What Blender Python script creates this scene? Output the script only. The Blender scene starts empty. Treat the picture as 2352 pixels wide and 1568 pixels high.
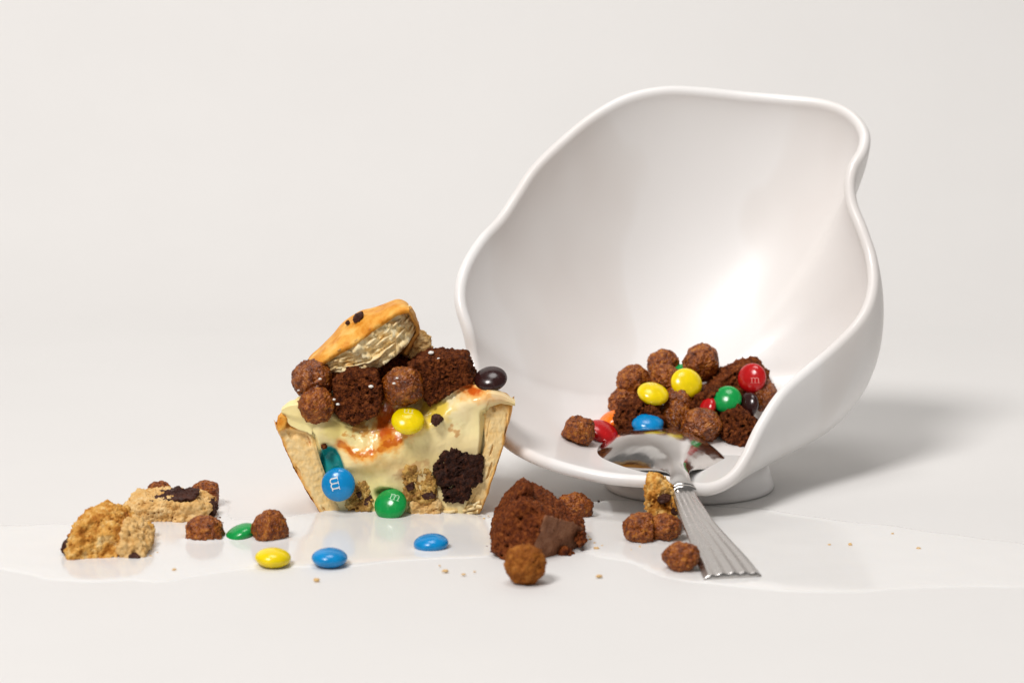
import bpy, bmesh, math, random
import numpy as np
from mathutils import Vector, Matrix, Euler

random.seed(7)
sc = bpy.context.scene
col = sc.collection
MM = 0.001

# ------------------------------------------------------------------ camera
PITCH = math.radians(9.5)
CAM = np.array([47.4, -1003.5, 238.2])            # mm
FOCAL, SENSOR = 90.0, 36.0
cam_d = bpy.data.cameras.new('camera')
cam_d.lens, cam_d.sensor_width = FOCAL, SENSOR
cam_d.clip_start, cam_d.clip_end = 0.02, 50
cam_d.dof.use_dof = True
cam_d.dof.focus_distance = 1.035
cam_d.dof.aperture_fstop = 11.0
cam = bpy.data.objects.new('camera', cam_d)
cam.location = Vector(CAM * MM)
cam.rotation_euler = (math.pi / 2 - PITCH, 0, 0)
col.objects.link(cam)
sc.camera = cam

# ------------------------------------------------------------------ world, lamps, exposure
wd = bpy.data.worlds.new('World')
sc.world = wd
wd.use_nodes = True
bgn = wd.node_tree.nodes['Background']
bgn.inputs[0].default_value = (1.0, 0.97, 0.94, 1)
bgn.inputs[1].default_value = 0.20

def area_lamp(name, loc, aim, size, power, colr):
    d = bpy.data.lights.new(name, 'AREA')
    d.shape, d.size, d.energy, d.color = 'DISK', size, power, colr
    o = bpy.data.objects.new(name, d)
    o.location = loc
    o.rotation_euler = (Vector(aim) - Vector(loc)).to_track_quat('-Z', 'Y').to_euler()
    col.objects.link(o)
    return o
area_lamp('softbox_lamp', (-1.15, -1.80, 2.60), (0.05, 0.15, 0.06), 0.95, 86.0, (1.0, 0.968, 0.948))
area_lamp('overhead_panel_lamp', (0.0, 0.0, 1.70), (0.05, 0.10, 0.0), 0.7, 8.0, (1.0, 0.97, 0.95))

vs = sc.view_settings
vs.view_transform = 'Standard'
vs.look = 'None'
vs.exposure = 0.0
vs.gamma = 1.0
sc.cycles.max_bounces = 10
sc.cycles.use_denoising = True

# ------------------------------------------------------------------ photo point -> place (mm)
FWD = np.array([0, math.cos(PITCH), -math.sin(PITCH)])
UPV = np.array([0, math.sin(PITCH), math.cos(PITCH)])
def ray(px, py):
    k = SENSOR / FOCAL / 2352.0
    return FWD + np.array([1.0, 0, 0]) * (px - 1176) * k + UPV * (784 - py) * k
def W(px, py, y):
    d = ray(px, py)
    return CAM + d * ((y - CAM[1]) / d[1])
def Z(px, py, z=0.0):
    d = ray(px, py)
    return CAM + d * ((z - CAM[2]) / d[2])
def MPP(y):                                        # mm per photo pixel at depth y
    return (y - CAM[1]) * SENSOR / FOCAL / 2352.0 * 1.0

# ------------------------------------------------------------------ noise
_rng = np.random.RandomState(3)
_perm = _rng.permutation(256)
_perm = np.concatenate([_perm, _perm, _perm])
_grad = _rng.normal(size=(256, 3))
_grad /= np.linalg.norm(_grad, axis=1)[:, None]
_rnd = _rng.rand(256, 3)
def _h(i, j, k):
    return _perm[_perm[_perm[i & 255] + (j & 255)] + (k & 255)]
def noise(P, f=1.0, seed=0):
    P = np.asarray(P, float) * f + seed * 17.31
    I = np.floor(P).astype(int)
    F = P - I
    U = F * F * F * (F * (F * 6 - 15) + 10)
    out = 0
    for dx in (0, 1):
        for dy in (0, 1):
            for dz in (0, 1):
                g = _grad[_h(I[:, 0] + dx, I[:, 1] + dy, I[:, 2] + dz)]
                v = (g * (F - np.array([dx, dy, dz]))).sum(1)
                w = (U[:, 0] if dx else 1 - U[:, 0]) * (U[:, 1] if dy else 1 - U[:, 1]) * (U[:, 2] if dz else 1 - U[:, 2])
                out = out + v * w
    return out * 1.6
def fbm(P, f=1.0, octs=4, seed=0, gain=0.5):
    out, a = 0, 1.0
    for o in range(octs):
        out = out + a * noise(P, f * 2.03 ** o, seed + o * 3)
        a *= gain
    return out
def worley(P, f=1.0, seed=0):
    P = np.asarray(P, float) * f + seed * 11.7
    I = np.floor(P).astype(int)
    F = P - I
    f1 = np.full(len(P), 9.0)
    f2 = np.full(len(P), 9.0)
    for dx in (-1, 0, 1):
        for dy in (-1, 0, 1):
            for dz in (-1, 0, 1):
                c = _rnd[_h(I[:, 0] + dx, I[:, 1] + dy, I[:, 2] + dz)] + np.array([dx, dy, dz])
                d = np.sqrt(((c - F) ** 2).sum(1))
                f2 = np.minimum(np.maximum(f1, d), f2)
                f1 = np.minimum(f1, d)
    return f1, f2
def sstep(a, b, x):
    t = np.clip((x - a) / (b - a), 0, 1)
    return t * t * (3 - 2 * t)
def lerp_poly(pts, xs):
    pts = np.array(pts, float)
    return np.interp(xs, pts[:, 0], pts[:, 1])
def catmull(pts, n):
    P = np.array(pts, float)
    P = np.vstack([2 * P[0] - P[1], P, 2 * P[-1] - P[-2]])
    m = len(P) - 3
    out = []
    for t in np.linspace(0, m, n):
        i = min(int(t), m - 1)
        u = t - i
        a, b, c, d = P[i], P[i + 1], P[i + 2], P[i + 3]
        out.append(0.5 * (2 * b + (c - a) * u + (2 * a - 5 * b + 4 * c - d) * u * u + (3 * b - a - 3 * c + d) * u ** 3))
    return np.array(out)

# ------------------------------------------------------------------ mesh helpers
def new_mesh(name, V, F, mat, smooth=True, C=None):
    me = bpy.data.meshes.new(name)
    me.from_pydata((np.asarray(V, float) * MM).tolist(), [], F.tolist() if isinstance(F, np.ndarray) else F)
    if smooth:
        me.polygons.foreach_set('use_smooth', [True] * len(me.polygons))
    if C is not None:
        at = me.color_attributes.new('tint', 'FLOAT_COLOR', 'POINT')
        C4 = np.ones((len(V), 4)); C4[:, :3] = C
        at.data.foreach_set('color', C4.ravel())
    me.materials.append(mat)
    me.update()
    return me
def tag(o, label=None, cat=None, group=None, kind=None):
    if label: o['label'] = label
    if cat: o['category'] = cat
    if group: o['group'] = group
    if kind: o['kind'] = kind
    return o
def place(name, me, loc=(0, 0, 0), parent=None):
    o = bpy.data.objects.new(name, me)
    o.location = Vector(np.asarray(loc, float) * MM)
    if parent is not None:
        o.parent = parent
    col.objects.link(o)
    return o
def part(name, V, F, mat, root=None, base=(0, 0, 0), smooth=True, C=None):
    """world-mm vertices; base = mm position of the root the piece hangs under"""
    V = np.asarray(V, float)
    base = np.asarray(base, float)
    me = new_mesh(name, V - base, F, mat, smooth, C)
    return place(name, me, (0, 0, 0) if root is not None else base, root)
def thing(name, base, label, cat, group=None):
    o = bpy.data.objects.new(name, None)
    o.empty_display_size = 0.01
    o.location = Vector(np.asarray(base, float) * MM)
    col.objects.link(o)
    return tag(o, label, cat, group)
def grid_faces(nr, nc, wrap=False):
    F = []
    for r in range(nr - 1):
        for c in range(nc if wrap else nc - 1):
            c2 = (c + 1) % nc
            F.append((r * nc + c, r * nc + c2, (r + 1) * nc + c2, (r + 1) * nc + c))
    return F
_ico = {}
def ico(sub):
    if sub not in _ico:
        bm = bmesh.new()
        bmesh.ops.create_icosphere(bm, subdivisions=sub, radius=1)
        V = np.array([v.co[:] for v in bm.verts])
        F = np.array([[v.index for v in f.verts] for f in bm.faces])
        bm.free()
        _ico[sub] = (V / np.linalg.norm(V, axis=1)[:, None], F)
    return _ico[sub]

# ------------------------------------------------------------------ materials
def mat_base(name):
    m = bpy.data.materials.new(name)
    m.use_nodes = True
    nt = m.node_tree
    b = nt.nodes['Principled BSDF']
    return m, nt, b
def N(nt, typ, **kw):
    n = nt.nodes.new(typ)
    for k, v in kw.items():
        setattr(n, k, v)
    return n
def coords(nt):
    return N(nt, 'ShaderNodeTexCoord').outputs['Object']
def ntex(nt, vec, scale, detail=5, rough=0.55):
    n = N(nt, 'ShaderNodeTexNoise')
    n.inputs['Scale'].default_value = scale
    n.inputs['Detail'].default_value = detail
    n.inputs['Roughness'].default_value = rough
    nt.links.new(vec, n.inputs['Vector'])
    return n.outputs['Fac']
def ramp(nt, fac, stops):
    r = N(nt, 'ShaderNodeValToRGB')
    el = r.color_ramp.elements
    while len(el) < len(stops):
        el.new(0.5)
    for e, (p, c) in zip(el, stops):
        e.position = p
        e.color = (*c, 1) if len(c) == 3 else c
    nt.links.new(fac, r.inputs[0])
    return r.outputs[0]
def bump(nt, b, h, strength, dist):
    bp = N(nt, 'ShaderNodeBump')
    bp.inputs['Strength'].default_value = strength
    bp.inputs['Distance'].default_value = dist
    nt.links.new(h, bp.inputs['Height'])
    nt.links.new(bp.outputs[0], b.inputs['Normal'])
def speckle(name, stops, scale, rough=(0.4, 0.7), bscale=None, bstr=0.4, bdist=0.0004, sss=0.0, spec=0.5, coat=0.0, detail=6):
    m, nt, b = mat_base(name)
    v = coords(nt)
    f = ntex(nt, v, scale, detail, 0.62)
    nt.links.new(ramp(nt, f, stops), b.inputs['Base Color'])
    r = ntex(nt, v, scale * 1.7, 3)
    nt.links.new(ramp(nt, r, [(0.35, (rough[0],) * 3), (0.65, (rough[1],) * 3)]), b.inputs['Roughness'])
    bump(nt, b, ntex(nt, v, bscale or scale * 2, 4), bstr, bdist)
    b.inputs['Specular IOR Level'].default_value = spec
    b.inputs['Coat Weight'].default_value = coat
    b.inputs['Coat Roughness'].default_value = 0.2
    if sss:
        b.inputs['Subsurface Weight'].default_value = sss
        b.inputs['Subsurface Radius'].default_value = (1.0, 0.6, 0.3)
        b.inputs['Subsurface Scale'].default_value = 0.002
    return m
def tinted(name, rough=0.4, sss=0.0, bscale=600, bstr=0.2, bdist=0.0003, spec=0.5, coat=0.0):
    m, nt, b = mat_base(name)
    a = N(nt, 'ShaderNodeVertexColor', layer_name='tint')
    nt.links.new(a.outputs[0], b.inputs['Base Color'])
    v = coords(nt)
    b.inputs['Roughness'].default_value = rough
    b.inputs['Specular IOR Level'].default_value = spec
    b.inputs['Coat Weight'].default_value = coat
    bump(nt, b, ntex(nt, v, bscale, 4), bstr, bdist)
    if sss:
        b.inputs['Subsurface Weight'].default_value = sss
        b.inputs['Subsurface Radius'].default_value = (1.0, 0.8, 0.45)
        b.inputs['Subsurface Scale'].default_value = 0.002
    return m

M = {}
# seamless paper sweep
m, nt, b = mat_base('matte_white_paper')
v = coords(nt)
nt.links.new(ramp(nt, ntex(nt, v, 9, 3), [(0.3, (0.735, 0.725, 0.71)), (0.7, (0.75, 0.74, 0.725))]), b.inputs['Base Color'])
b.inputs['Roughness'].default_value = 0.6
b.inputs['Specular IOR Level'].default_value = 0.25
bump(nt, b, ntex(nt, v, 900, 3), 0.05, 0.0002)
M['paper'] = m
# milk
m, nt, b = mat_base('milk')
v = coords(nt)
b.inputs['Base Color'].default_value = (0.79, 0.78, 0.763, 1)
b.inputs['Roughness'].default_value = 0.13
b.inputs['IOR'].default_value = 1.35
b.inputs['Subsurface Weight'].default_value = 0.25
b.inputs['Subsurface Radius'].default_value = (1.0, 0.9, 0.75)
b.inputs['Subsurface Scale'].default_value = 0.0015
M['milk'] = m
# glazed porcelain
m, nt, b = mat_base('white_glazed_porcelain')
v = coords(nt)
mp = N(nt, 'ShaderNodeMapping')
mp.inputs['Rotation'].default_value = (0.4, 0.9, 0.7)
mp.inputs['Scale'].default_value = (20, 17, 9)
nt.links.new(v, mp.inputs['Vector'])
nt.links.new(ramp(nt, ntex(nt, mp.outputs[0], 1.0, 2, 0.4), [(0.40, (0.785, 0.75, 0.725)), (0.49, (0.815, 0.79, 0.77)), (0.525, (0.845, 0.828, 0.815)), (0.7, (0.855, 0.84, 0.828))]), b.inputs['Base Color'])  # tone bands put mottled glaze reflections and milk film into the base colour
b.inputs['Roughness'].default_value = 0.38
b.inputs['IOR'].default_value = 1.5
b.inputs['Coat Weight'].default_value = 0.20
b.inputs['Coat Roughness'].default_value = 0.06
bump(nt, b, ntex(nt, v, 40, 2), 0.12, 0.0008)
M['porcelain'] = m
# polished steel
m, nt, b = mat_base('polished_steel')
v = coords(nt)
b.inputs['Base Color'].default_value = (0.55, 0.53, 0.51, 1)
b.inputs['Metallic'].default_value = 1.0
nt.links.new(ramp(nt, ntex(nt, v, 500, 6), [(0.3, (0.10,) * 3), (0.7, (0.2,) * 3)]), b.inputs['Roughness'])
mp = N(nt, 'ShaderNodeMapping')
mp.inputs['Scale'].default_value = (3000, 150, 1500)
nt.links.new(v, mp.inputs['Vector'])
bump(nt, b, ntex(nt, mp.outputs[0], 1.0, 3), 0.05, 0.0001)
M['steel'] = m
mw = M['steel'].copy(); mw.name = 'worn_steel'
for n_ in mw.node_tree.nodes:
    if n_.type == 'VALTORGB':
        n_.color_ramp.elements[0].color = (0.22, 0.22, 0.22, 1); n_.color_ramp.elements[1].color = (0.36, 0.36, 0.36, 1)
    if n_.type == 'BUMP': n_.inputs['Strength'].default_value = 0.0
    if n_.type == 'TEX_NOISE' and n_.inputs['Scale'].default_value > 100: n_.inputs['Scale'].default_value = 160
M['steel_worn'] = mw
# foods
M['puff'] = speckle('cocoa_puff', [(0.28, (0.030, 0.005, 0.0006)), (0.42, (0.16, 0.033, 0.003)), (0.55, (0.32, 0.085, 0.008)), (0.72, (0.60, 0.24, 0.035))], 3400, (0.16, 0.5), 7000, 0.9, 0.0008, spec=0.38)
M['puff_wet'] = speckle('milk_soaked_cocoa_puff', [(0.28, (0.026, 0.004, 0.0005)), (0.42, (0.14, 0.028, 0.002)), (0.56, (0.29, 0.075, 0.006)), (0.74, (0.58, 0.22, 0.03))], 3000, (0.08, 0.3), 8000, 0.9, 0.0008, spec=0.45, coat=0.15)
M['puff_dry'] = speckle('dry_cocoa_puff', [(0.25, (0.11, 0.026, 0.003)), (0.45, (0.25, 0.075, 0.010)), (0.60, (0.36, 0.125, 0.02)), (0.78, (0.50, 0.21, 0.05))], 2800, (0.5, 0.75), 9000, 0.7, 0.0006, spec=0.12)
M['brownie'] = speckle('brownie_crumb', [(0.27, (0.012, 0.002, 0.0005)), (0.44, (0.072, 0.014, 0.002)), (0.58, (0.165, 0.040, 0.007)), (0.76, (0.34, 0.115, 0.03))], 620, (0.5, 0.85), 1700, 0.9, 0.0008, spec=0.15)
M['brownie_red'] = speckle('reddish_brownie_crumb', [(0.27, (0.030, 0.005, 0.0012)), (0.44, (0.115, 0.023, 0.004)), (0.58, (0.22, 0.054, 0.010)), (0.76, (0.40, 0.14, 0.035))], 500, (0.45, 0.8), 1600, 0.9, 0.0008, spec=0.15)
M['brownie_skin'] = speckle('brownie_baked_skin', [(0.3, (0.16, 0.058, 0.024)), (0.5, (0.25, 0.105, 0.052)), (0.72, (0.36, 0.17, 0.09))], 240, (0.5, 0.75), 900, 0.6, 0.0006, spec=0.2)
M['brownie_dark'] = speckle('dark_moist_brownie', [(0.3, (0.009, 0.002, 0.001)), (0.52, (0.034, 0.009, 0.004)), (0.72, (0.11, 0.030, 0.010))], 560, (0.4, 0.8), 1400, 0.9, 0.0008, spec=0.2)
M['cookie'] = speckle('golden_cookie', [(0.28, (0.24, 0.065, 0.008)), (0.42, (0.52, 0.21, 0.03)), (0.53, (0.72, 0.39, 0.09)), (0.70, (0.88, 0.66, 0.32))], 210, (0.5, 0.8), 1200, 0.7, 0.0007, sss=0.0, spec=0.15)
M['cookie_pale'] = speckle('pale_cookie_crumb', [(0.28, (0.50, 0.23, 0.055)), (0.42, (0.69, 0.41, 0.14)), (0.58, (0.80, 0.54, 0.24)), (0.78, (0.87, 0.69, 0.40))], 260, (0.55, 0.8), 1200, 0.6, 0.0006, sss=0.0, spec=0.15)
M['cookie_soaked'] = speckle('custard_soaked_cookie', [(0.28, (0.13, 0.05, 0.010)), (0.42, (0.36, 0.18, 0.04)), (0.58, (0.60, 0.37, 0.10)), (0.76, (0.80, 0.58, 0.24))], 300, (0.35, 0.7), 1200, 0.6, 0.0006, sss=0.0, spec=0.25)
M['chocolate'] = speckle('dark_chocolate', [(0.3, (0.026, 0.008, 0.005)), (0.7, (0.085, 0.027, 0.015))], 300, (0.5, 0.7), 900, 0.5, 0.0005, spec=0.25)
M['crust'] = speckle('golden_baked_crust', [(0.28, (0.48, 0.13, 0.008)), (0.42, (0.70, 0.26, 0.02)), (0.56, (0.83, 0.42, 0.075)), (0.76, (0.90, 0.60, 0.20))], 150, (0.45, 0.7), 900, 0.5, 0.0006, sss=0.0, spec=0.2, detail=8)
M['flaky'] = speckle('flaky_pastry_layers', [(0.25, (0.86, 0.46, 0.11)), (0.40, (0.95, 0.68, 0.30)), (0.58, (0.97, 0.82, 0.50)), (0.82, (0.97, 0.90, 0.68))], 200, (0.45, 0.7), 900, 0.3, 0.0003, sss=0.0, spec=0.15)
M['crust_inner'] = speckle('toasted_pastry_inside', [(0.3, (0.55, 0.20, 0.03)), (0.6, (0.75, 0.38, 0.09)), (0.8, (0.86, 0.56, 0.20))], 150, (0.45, 0.65), 700, 0.4, 0.0004, spec=0.2)
M['pastry'] = tinted('cut_pastry', 0.55, 0.0, 700, 0.3, 0.0003)
M['custard'] = tinted('custard', 0.22, 0.05, 350, 0.05, 0.0003, 0.4, 0.0)
m, nt, b = mat_base('salt_crystal')
b.inputs['Base Color'].default_value = (0.85, 0.82, 0.76, 1); b.inputs['Roughness'].default_value = 0.3
M['salt'] = m
CANDY = {'blue': (0.0, 0.26, 0.62), 'green': (0.004, 0.33, 0.065), 'yellow': (0.93, 0.70, 0.0),
         'red': (0.52, 0.006, 0.008), 'orange': (1.0, 0.20, 0.005), 'brown': (0.028, 0.007, 0.006)}
for k, c in CANDY.items():
    m, nt, b = mat_base(k + '_candy_shell')
    v = coords(nt)
    f = ntex(nt, v, 260, 3)
    dk = tuple(x * 0.86 for x in c)
    nt.links.new(ramp(nt, f, [(0.35, dk), (0.6, c)]), b.inputs['Base Color'])
    nt.links.new(ramp(nt, ntex(nt, v, 500, 4), [(0.35, (0.14,) * 3), (0.7, (0.3,) * 3)]), b.inputs['Roughness'])
    b.inputs['Subsurface Weight'].default_value = 0.08
    b.inputs['Subsurface Scale'].default_value = 0.0008
    bump(nt, b, ntex(nt, v, 220, 3), 0.12, 0.0004)
    M['candy_' + k] = m
m, nt, b = mat_base('white_candy_print')
v = coords(nt)
nt.links.new(ramp(nt, ntex(nt, v, 900, 3), [(0.3, (0.62, 0.66, 0.66)), (0.7, (0.86, 0.86, 0.84))]), b.inputs['Base Color'])
b.inputs['Roughness'].default_value = 0.4
M['print'] = m
m, nt, b = mat_base('faded_candy_print')
b.inputs['Base Color'].default_value = (0.90, 0.80, 0.30, 1); b.inputs['Roughness'].default_value = 0.4
M['print_yellow'] = m
m, nt, b = mat_base('green_candy_print')
b.inputs['Base Color'].default_value = (0.35, 0.68, 0.40, 1); b.inputs['Roughness'].default_value = 0.4
M['print_green'] = m
m, nt, b = mat_base('red_candy_print')
b.inputs['Base Color'].default_value = (0.72, 0.22, 0.20, 1); b.inputs['Roughness'].default_value = 0.4
M['print_red'] = m

# ------------------------------------------------------------------ setting: seamless sweep
prof = [(-2600, 0), (-1200, 0), (-600, 0), (-200, 0), (100, 0), (300, 0), (480, 0)]
R, y0 = 420.0, 480.0
for a in np.linspace(0, math.pi / 2, 25)[1:]:
    prof.append((y0 + R * math.sin(a), R * (1 - math.cos(a))))
prof += [(y0 + R, 900), (y0 + R, 1700)]
xs = np.linspace(-1500, 1600, 12)
V = [(x, y, z) for (y, z) in prof for x in xs]
o = part('backdrop', V, grid_faces(len(prof), len(xs)), M['paper'])
tag(o, 'seamless white paper sweep under and behind everything', 'backdrop', kind='structure')

# ------------------------------------------------------------------ bowl
RIM = [  # photo x, photo y, depth y (mm)
 (1056, 690, 55), (1066, 622, 65), (1104, 556, 81), (1148, 508, 94), (1186, 452, 104), (1226, 392, 110),
 (1284, 334, 116), (1362, 270, 124), (1442, 226, 130), (1530, 208, 134), (1620, 212, 136), (1710, 222, 136),
 (1800, 230, 133), (1890, 240, 126), (1948, 262, 118), (1980, 300, 110), (1979, 338, 104), (1958, 376, 101),
 (1949, 420, 98), (1956, 470, 94), (1980, 530, 88), (2002, 600, 82), (2006, 670, 74), (1984, 735, 66),
 (1928, 800, 54), (1855, 860, 40), (1790, 915, 27), (1738, 985, 14), (1704, 1045, 2), (1672, 1086, -6),
 (1630, 1108, -11), (1585, 1106, -13), (1530, 1092, -13), (1470, 1090, -12), (1390, 1082, -9), (1300, 1062, -2),
 (1220, 1034, 9), (1160, 995, 20), (1115, 925, 32), (1090, 840, 45), (1076, 765, 49)]
ctrl = np.array([W(*p) for p in RIM])
K = len(ctrl)
NR = 240
rim = []
for i in range(NR):
    t = i / NR * K
    j = int(t); u = t - j
    a, b_, c, d = ctrl[(j - 1) % K], ctrl[j % K], ctrl[(j + 1) % K], ctrl[(j + 2) % K]
    rim.append(0.5 * (2 * b_ + (c - a) * u + (2 * a - 5 * b_ + 4 * c - d) * u * u + (3 * b_ - a - 3 * c + d) * u ** 3))
rim = np.array(rim)
mc = rim.mean(0)
dirm = rim - mc
rim = rim - dirm / np.linalg.norm(dirm, axis=1)[:, None] * 2.6 * np.clip((rim[:, 2:3] - 18) / 40, 0, 1)      # traced line is the middle of the lip
FC = np.array([W(1583, 1130, 50)[0], 50.0, 0.0])     # foot centre
FLOOR = 11.0
P0 = W(1640, 850, 103)                                # the deepest point, facing the mouth
axis = rim.mean(0) - P0
axis /= np.linalg.norm(axis)
H = rim[:, 2] - FLOOR
def smooth_loop(Q, n):
    k = np.hanning(n); k /= k.sum()
    q = np.concatenate([Q, Q, Q])
    return np.stack([np.convolve(q[:, i], k, 'same')[NR:2 * NR] for i in range(3)], 1)
rs = smooth_loop(rim, 61)
dirv = rs - P0
dirv = dirv - (dirv @ axis)[:, None] * axis
out = dirv / np.linalg.norm(dirv, axis=1)[:, None]
Lr = np.linalg.norm(rs - P0, axis=1)[:, None]
low = np.clip(1 - H / 50, 0, 1)[:, None]
C1 = P0 + out * Lr * 0.52
C1[:, 2] = np.maximum(C1[:, 2], 9.5)
C2 = 0.7 * rim + 0.3 * rs - axis * (16 * (1 - low))
C2 = C2 + low * (P0 * [1, 1, 0] + [0, -50, 0] - C2 * [1, 1, 0]) * 0.30
C2[:, 2] = np.maximum(C2[:, 2] - 6 * low[:, 0], 10.8)
bel = (np.exp(-((rim[:, 2] - 46) / 34) ** 2) * sstep(128, 162, rim[:, 0]))[:, None]   # full belly on the right
bel = smooth_loop(np.repeat(bel, 3, 1), 31)[:, :1]
C2 = C2 + bel * np.array([31.0, 16.0, -28.0])
C1 = C1 + bel * np.array([20.0, 6.0, -10.0])
C1[:, 2] = np.maximum(C1[:, 2], 9.5)
C2[:, 2] = np.maximum(C2[:, 2], 9.0)
TB = 64
ts = np.linspace(0, 1, TB)
inner = []
for t in ts:
    inner.append((1 - t) ** 3 * P0 + 3 * (1 - t) ** 2 * t * C1 + 3 * (1 - t) * t * t * C2 + t ** 3 * rim)
inner = np.array(inner)                                # TB, NR, 3
dt = np.gradient(inner, axis=0)
dp = np.roll(inner, -1, axis=1) - np.roll(inner, 1, axis=1)
nrm = np.cross(dt, dp)
nrm /= np.linalg.norm(nrm, axis=2)[:, :, None] + 1e-9
if (nrm[8:30] @ axis).mean() > 0: nrm = -nrm           # outward = away from the mouth
nrm[0] = -axis
TH = 5.0
thk = np.interp(ts, [0, 0.8, 1.0], [4.0, TH - 0.6, TH])[:, None, None]
outer = inner + nrm * thk
outer[:, :, 2] = np.maximum(outer[:, :, 2], 3.0)
rows = list(inner)
tang = dt[-1] / (np.linalg.norm(dt[-1], axis=1)[:, None] + 1e-9)
mid, hw = (inner[-1] + outer[-1]) / 2, (outer[-1] - inner[-1]) / 2
for a in np.linspace(0, math.pi, 11)[1:-1]:
    rows.append(mid - hw * math.cos(a) + tang * TH * 0.55 * math.sin(a))
rows += list(outer[::-1])
V = np.concatenate(rows)
bowl = thing('bowl', FC, 'large white glazed bowl with a wavy slanted rim, cereal spilling inside', 'bowl')
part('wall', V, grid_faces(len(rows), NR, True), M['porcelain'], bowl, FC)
fp = [(30.5, 11.5), (32.6, 11.2), (33.8, 7.0), (34.5, 5.0), (35.4, 2.5), (35.6, 1.0), (35.0, 0.25), (33.0, 0.1), (30.5, 0.1), (30.0, 1.5), (29.5, 7.5)]
nf = 96
V = [(FC[0] + r * math.cos(2 * math.pi * k / nf), FC[1] + r * math.sin(2 * math.pi * k / nf), z) for r, z in fp for k in range(nf)]
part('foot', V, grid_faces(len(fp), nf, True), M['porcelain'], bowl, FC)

# milk lying in the bowl
MILKZ = float(rim[:, 2].min()) - 0.1
cen = np.array([FC[0] + 2, 34.0, MILKZ])
cross = []
for i in range(NR):
    zc = inner[:, i, 2] - MILKZ
    for k in np.nonzero(zc[:-1] * zc[1:] < 0)[0]:
        u = zc[k] / (zc[k] - zc[k + 1])
        cross.append(inner[k, i] * (1 - u) + inner[k + 1, i] * u)
cross = np.array(cross)
ca = np.arctan2(cross[:, 1] - cen[1], cross[:, 0] - cen[0])
cr_ = np.hypot(cross[:, 0] - cen[0], cross[:, 1] - cen[1])
o_ = np.argsort(ca)
tha = np.linspace(-math.pi, math.pi, NR, endpoint=False)
rad = np.interp(tha, np.concatenate([ca[o_] - 2 * math.pi, ca[o_], ca[o_] + 2 * math.pi]), np.concatenate([cr_[o_]] * 3)) + 0.4
edge = np.stack([cen[0] + rad * np.cos(tha), cen[1] + rad * np.sin(tha), np.full(NR, MILKZ)], 1)
rows = []
for f in np.linspace(0, 1, 24):
    q = cen + (edge - cen) * f; q[:, 2] = MILKZ + 0.05 * np.sin(q[:, 0] * 0.3) * (1 - f); rows.append(q)
q = cen + (edge - cen) * 1.01; q[:, 2] = MILKZ - 0.2; rows.append(q)
o = part('milk', np.concatenate(rows), grid_faces(len(rows), NR, True), M['milk'], None, cen)
tag(o, 'white milk pooled inside the bowl round the cereal', 'milk')

# ------------------------------------------------------------------ puffs
def puff_mesh(seed, mat, lop=0.1, sub=6, cut=None):
    D, F = ico(sub)
    r = 1 + lop * noise(D, 1.1, seed) + 0.09 * noise(D, 2.6, seed + 5)
    f1, f2 = worley(D, 5.5, seed)
    r = r + 0.10 * (0.5 - f1) * (0.6 + noise(D, 2.0, seed + 31))
    r = r + 0.045 * fbm(D, 7.0, 4, seed + 9, 0.6) - 0.05 * sstep(0.05, 0.45, noise(D, 4.2, seed + 21))*sstep(0.0,0.2,noise(D,9,seed+2))
    cr = np.abs(noise(D, 2.3, seed + 40))
    r = r - 0.09 * sstep(0.07, 0.0, cr) * sstep(-0.1, 0.3, noise(D, 1.7, seed + 41))
    V = D * r[:, None]
    if cut is not None:                                # a broken face
        over = np.maximum(V[:, 0] - cut, 0)
        V[:, 0] -= over * (0.86 + 0.10 * noise(D, 5, seed + 3))
        V[:, 0] += np.where(over > 0, 0.05 * fbm(D, 7, 3, seed + 8), 0)
    return new_mesh('cocoa_puff', V, F, mat)
PM = {}
for kind, mk, seeds in (('n', 'puff', (1, 2, 3, 4, 5, 6, 7)), ('w', 'puff_wet', (11, 12, 13, 14, 15)), ('d', 'puff_dry', (21, 22))):
    PM[kind] = [puff_mesh(s, M[mk], (0.10 + 0.05 * (i % 3)) if kind != 'd' else 0.06, cut=0.55 if i % 4 == 2 else None) for i, s in enumerate(seeds)]
_pk = {'n': 0, 'w': 0, 'd': 0}
def puff(pos, r, label, group, kind='n', sq=(1, 1, 1), rot=None):
    me = PM[kind][_pk[kind] % len(PM[kind])]
    _pk[kind] += 1
    o = place('cocoa_puff', me, pos)
    o.scale = tuple(r * q * random.uniform(0.93, 1.07) for q in sq)
    if rot is None:
        rot = (random.uniform(0, 6.28), random.uniform(0, 6.28), random.uniform(0, 6.28)) if sq == (1, 1, 1) else (0, 0, 0)
    o.rotation_euler = rot
    return tag(o, label, 'cereal puff', group)

# ------------------------------------------------------------------ candies
def lens(D):
    a, c = 6.65, 3.45
    V = D.copy()
    rr = np.sqrt(D[:, 0] ** 2 + D[:, 1] ** 2)
    V[:, 0] *= a; V[:, 1] *= a
    V[:, 2] = np.sign(D[:, 2]) * c * np.abs(D[:, 2]) ** 1.02
    return V
_D5, _F5 = ico(5)
CM = {}
for k in CANDY:
    CM[k] = new_mesh('candy_shell', lens(_D5) , _F5, M['candy_' + k])
def in_m(u, v):
    ok = np.zeros(u.shape, bool)
    for s, top in ((-1.9, 1.5), (0, 0.9), (1.9, 0.9)):
        ok |= (np.abs(u - s) < 0.25) & (v > -1.6) & (v < top)
        ok |= (np.abs(u - s) < 0.72) & (v > -1.6) & (v < -1.33)
    ok |= (u > -2.7) & (u < -1.6) & (v > 1.1) & (v < 1.5)
    for c in (-0.95, 0.95):
        rr = np.sqrt(((u - c) / 1.0) ** 2 + ((v - 0.55) / 0.95) ** 2)
        ok |= (rr < 1.2) & (rr > 0.76) & (v > 0.55)
    return ok
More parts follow.
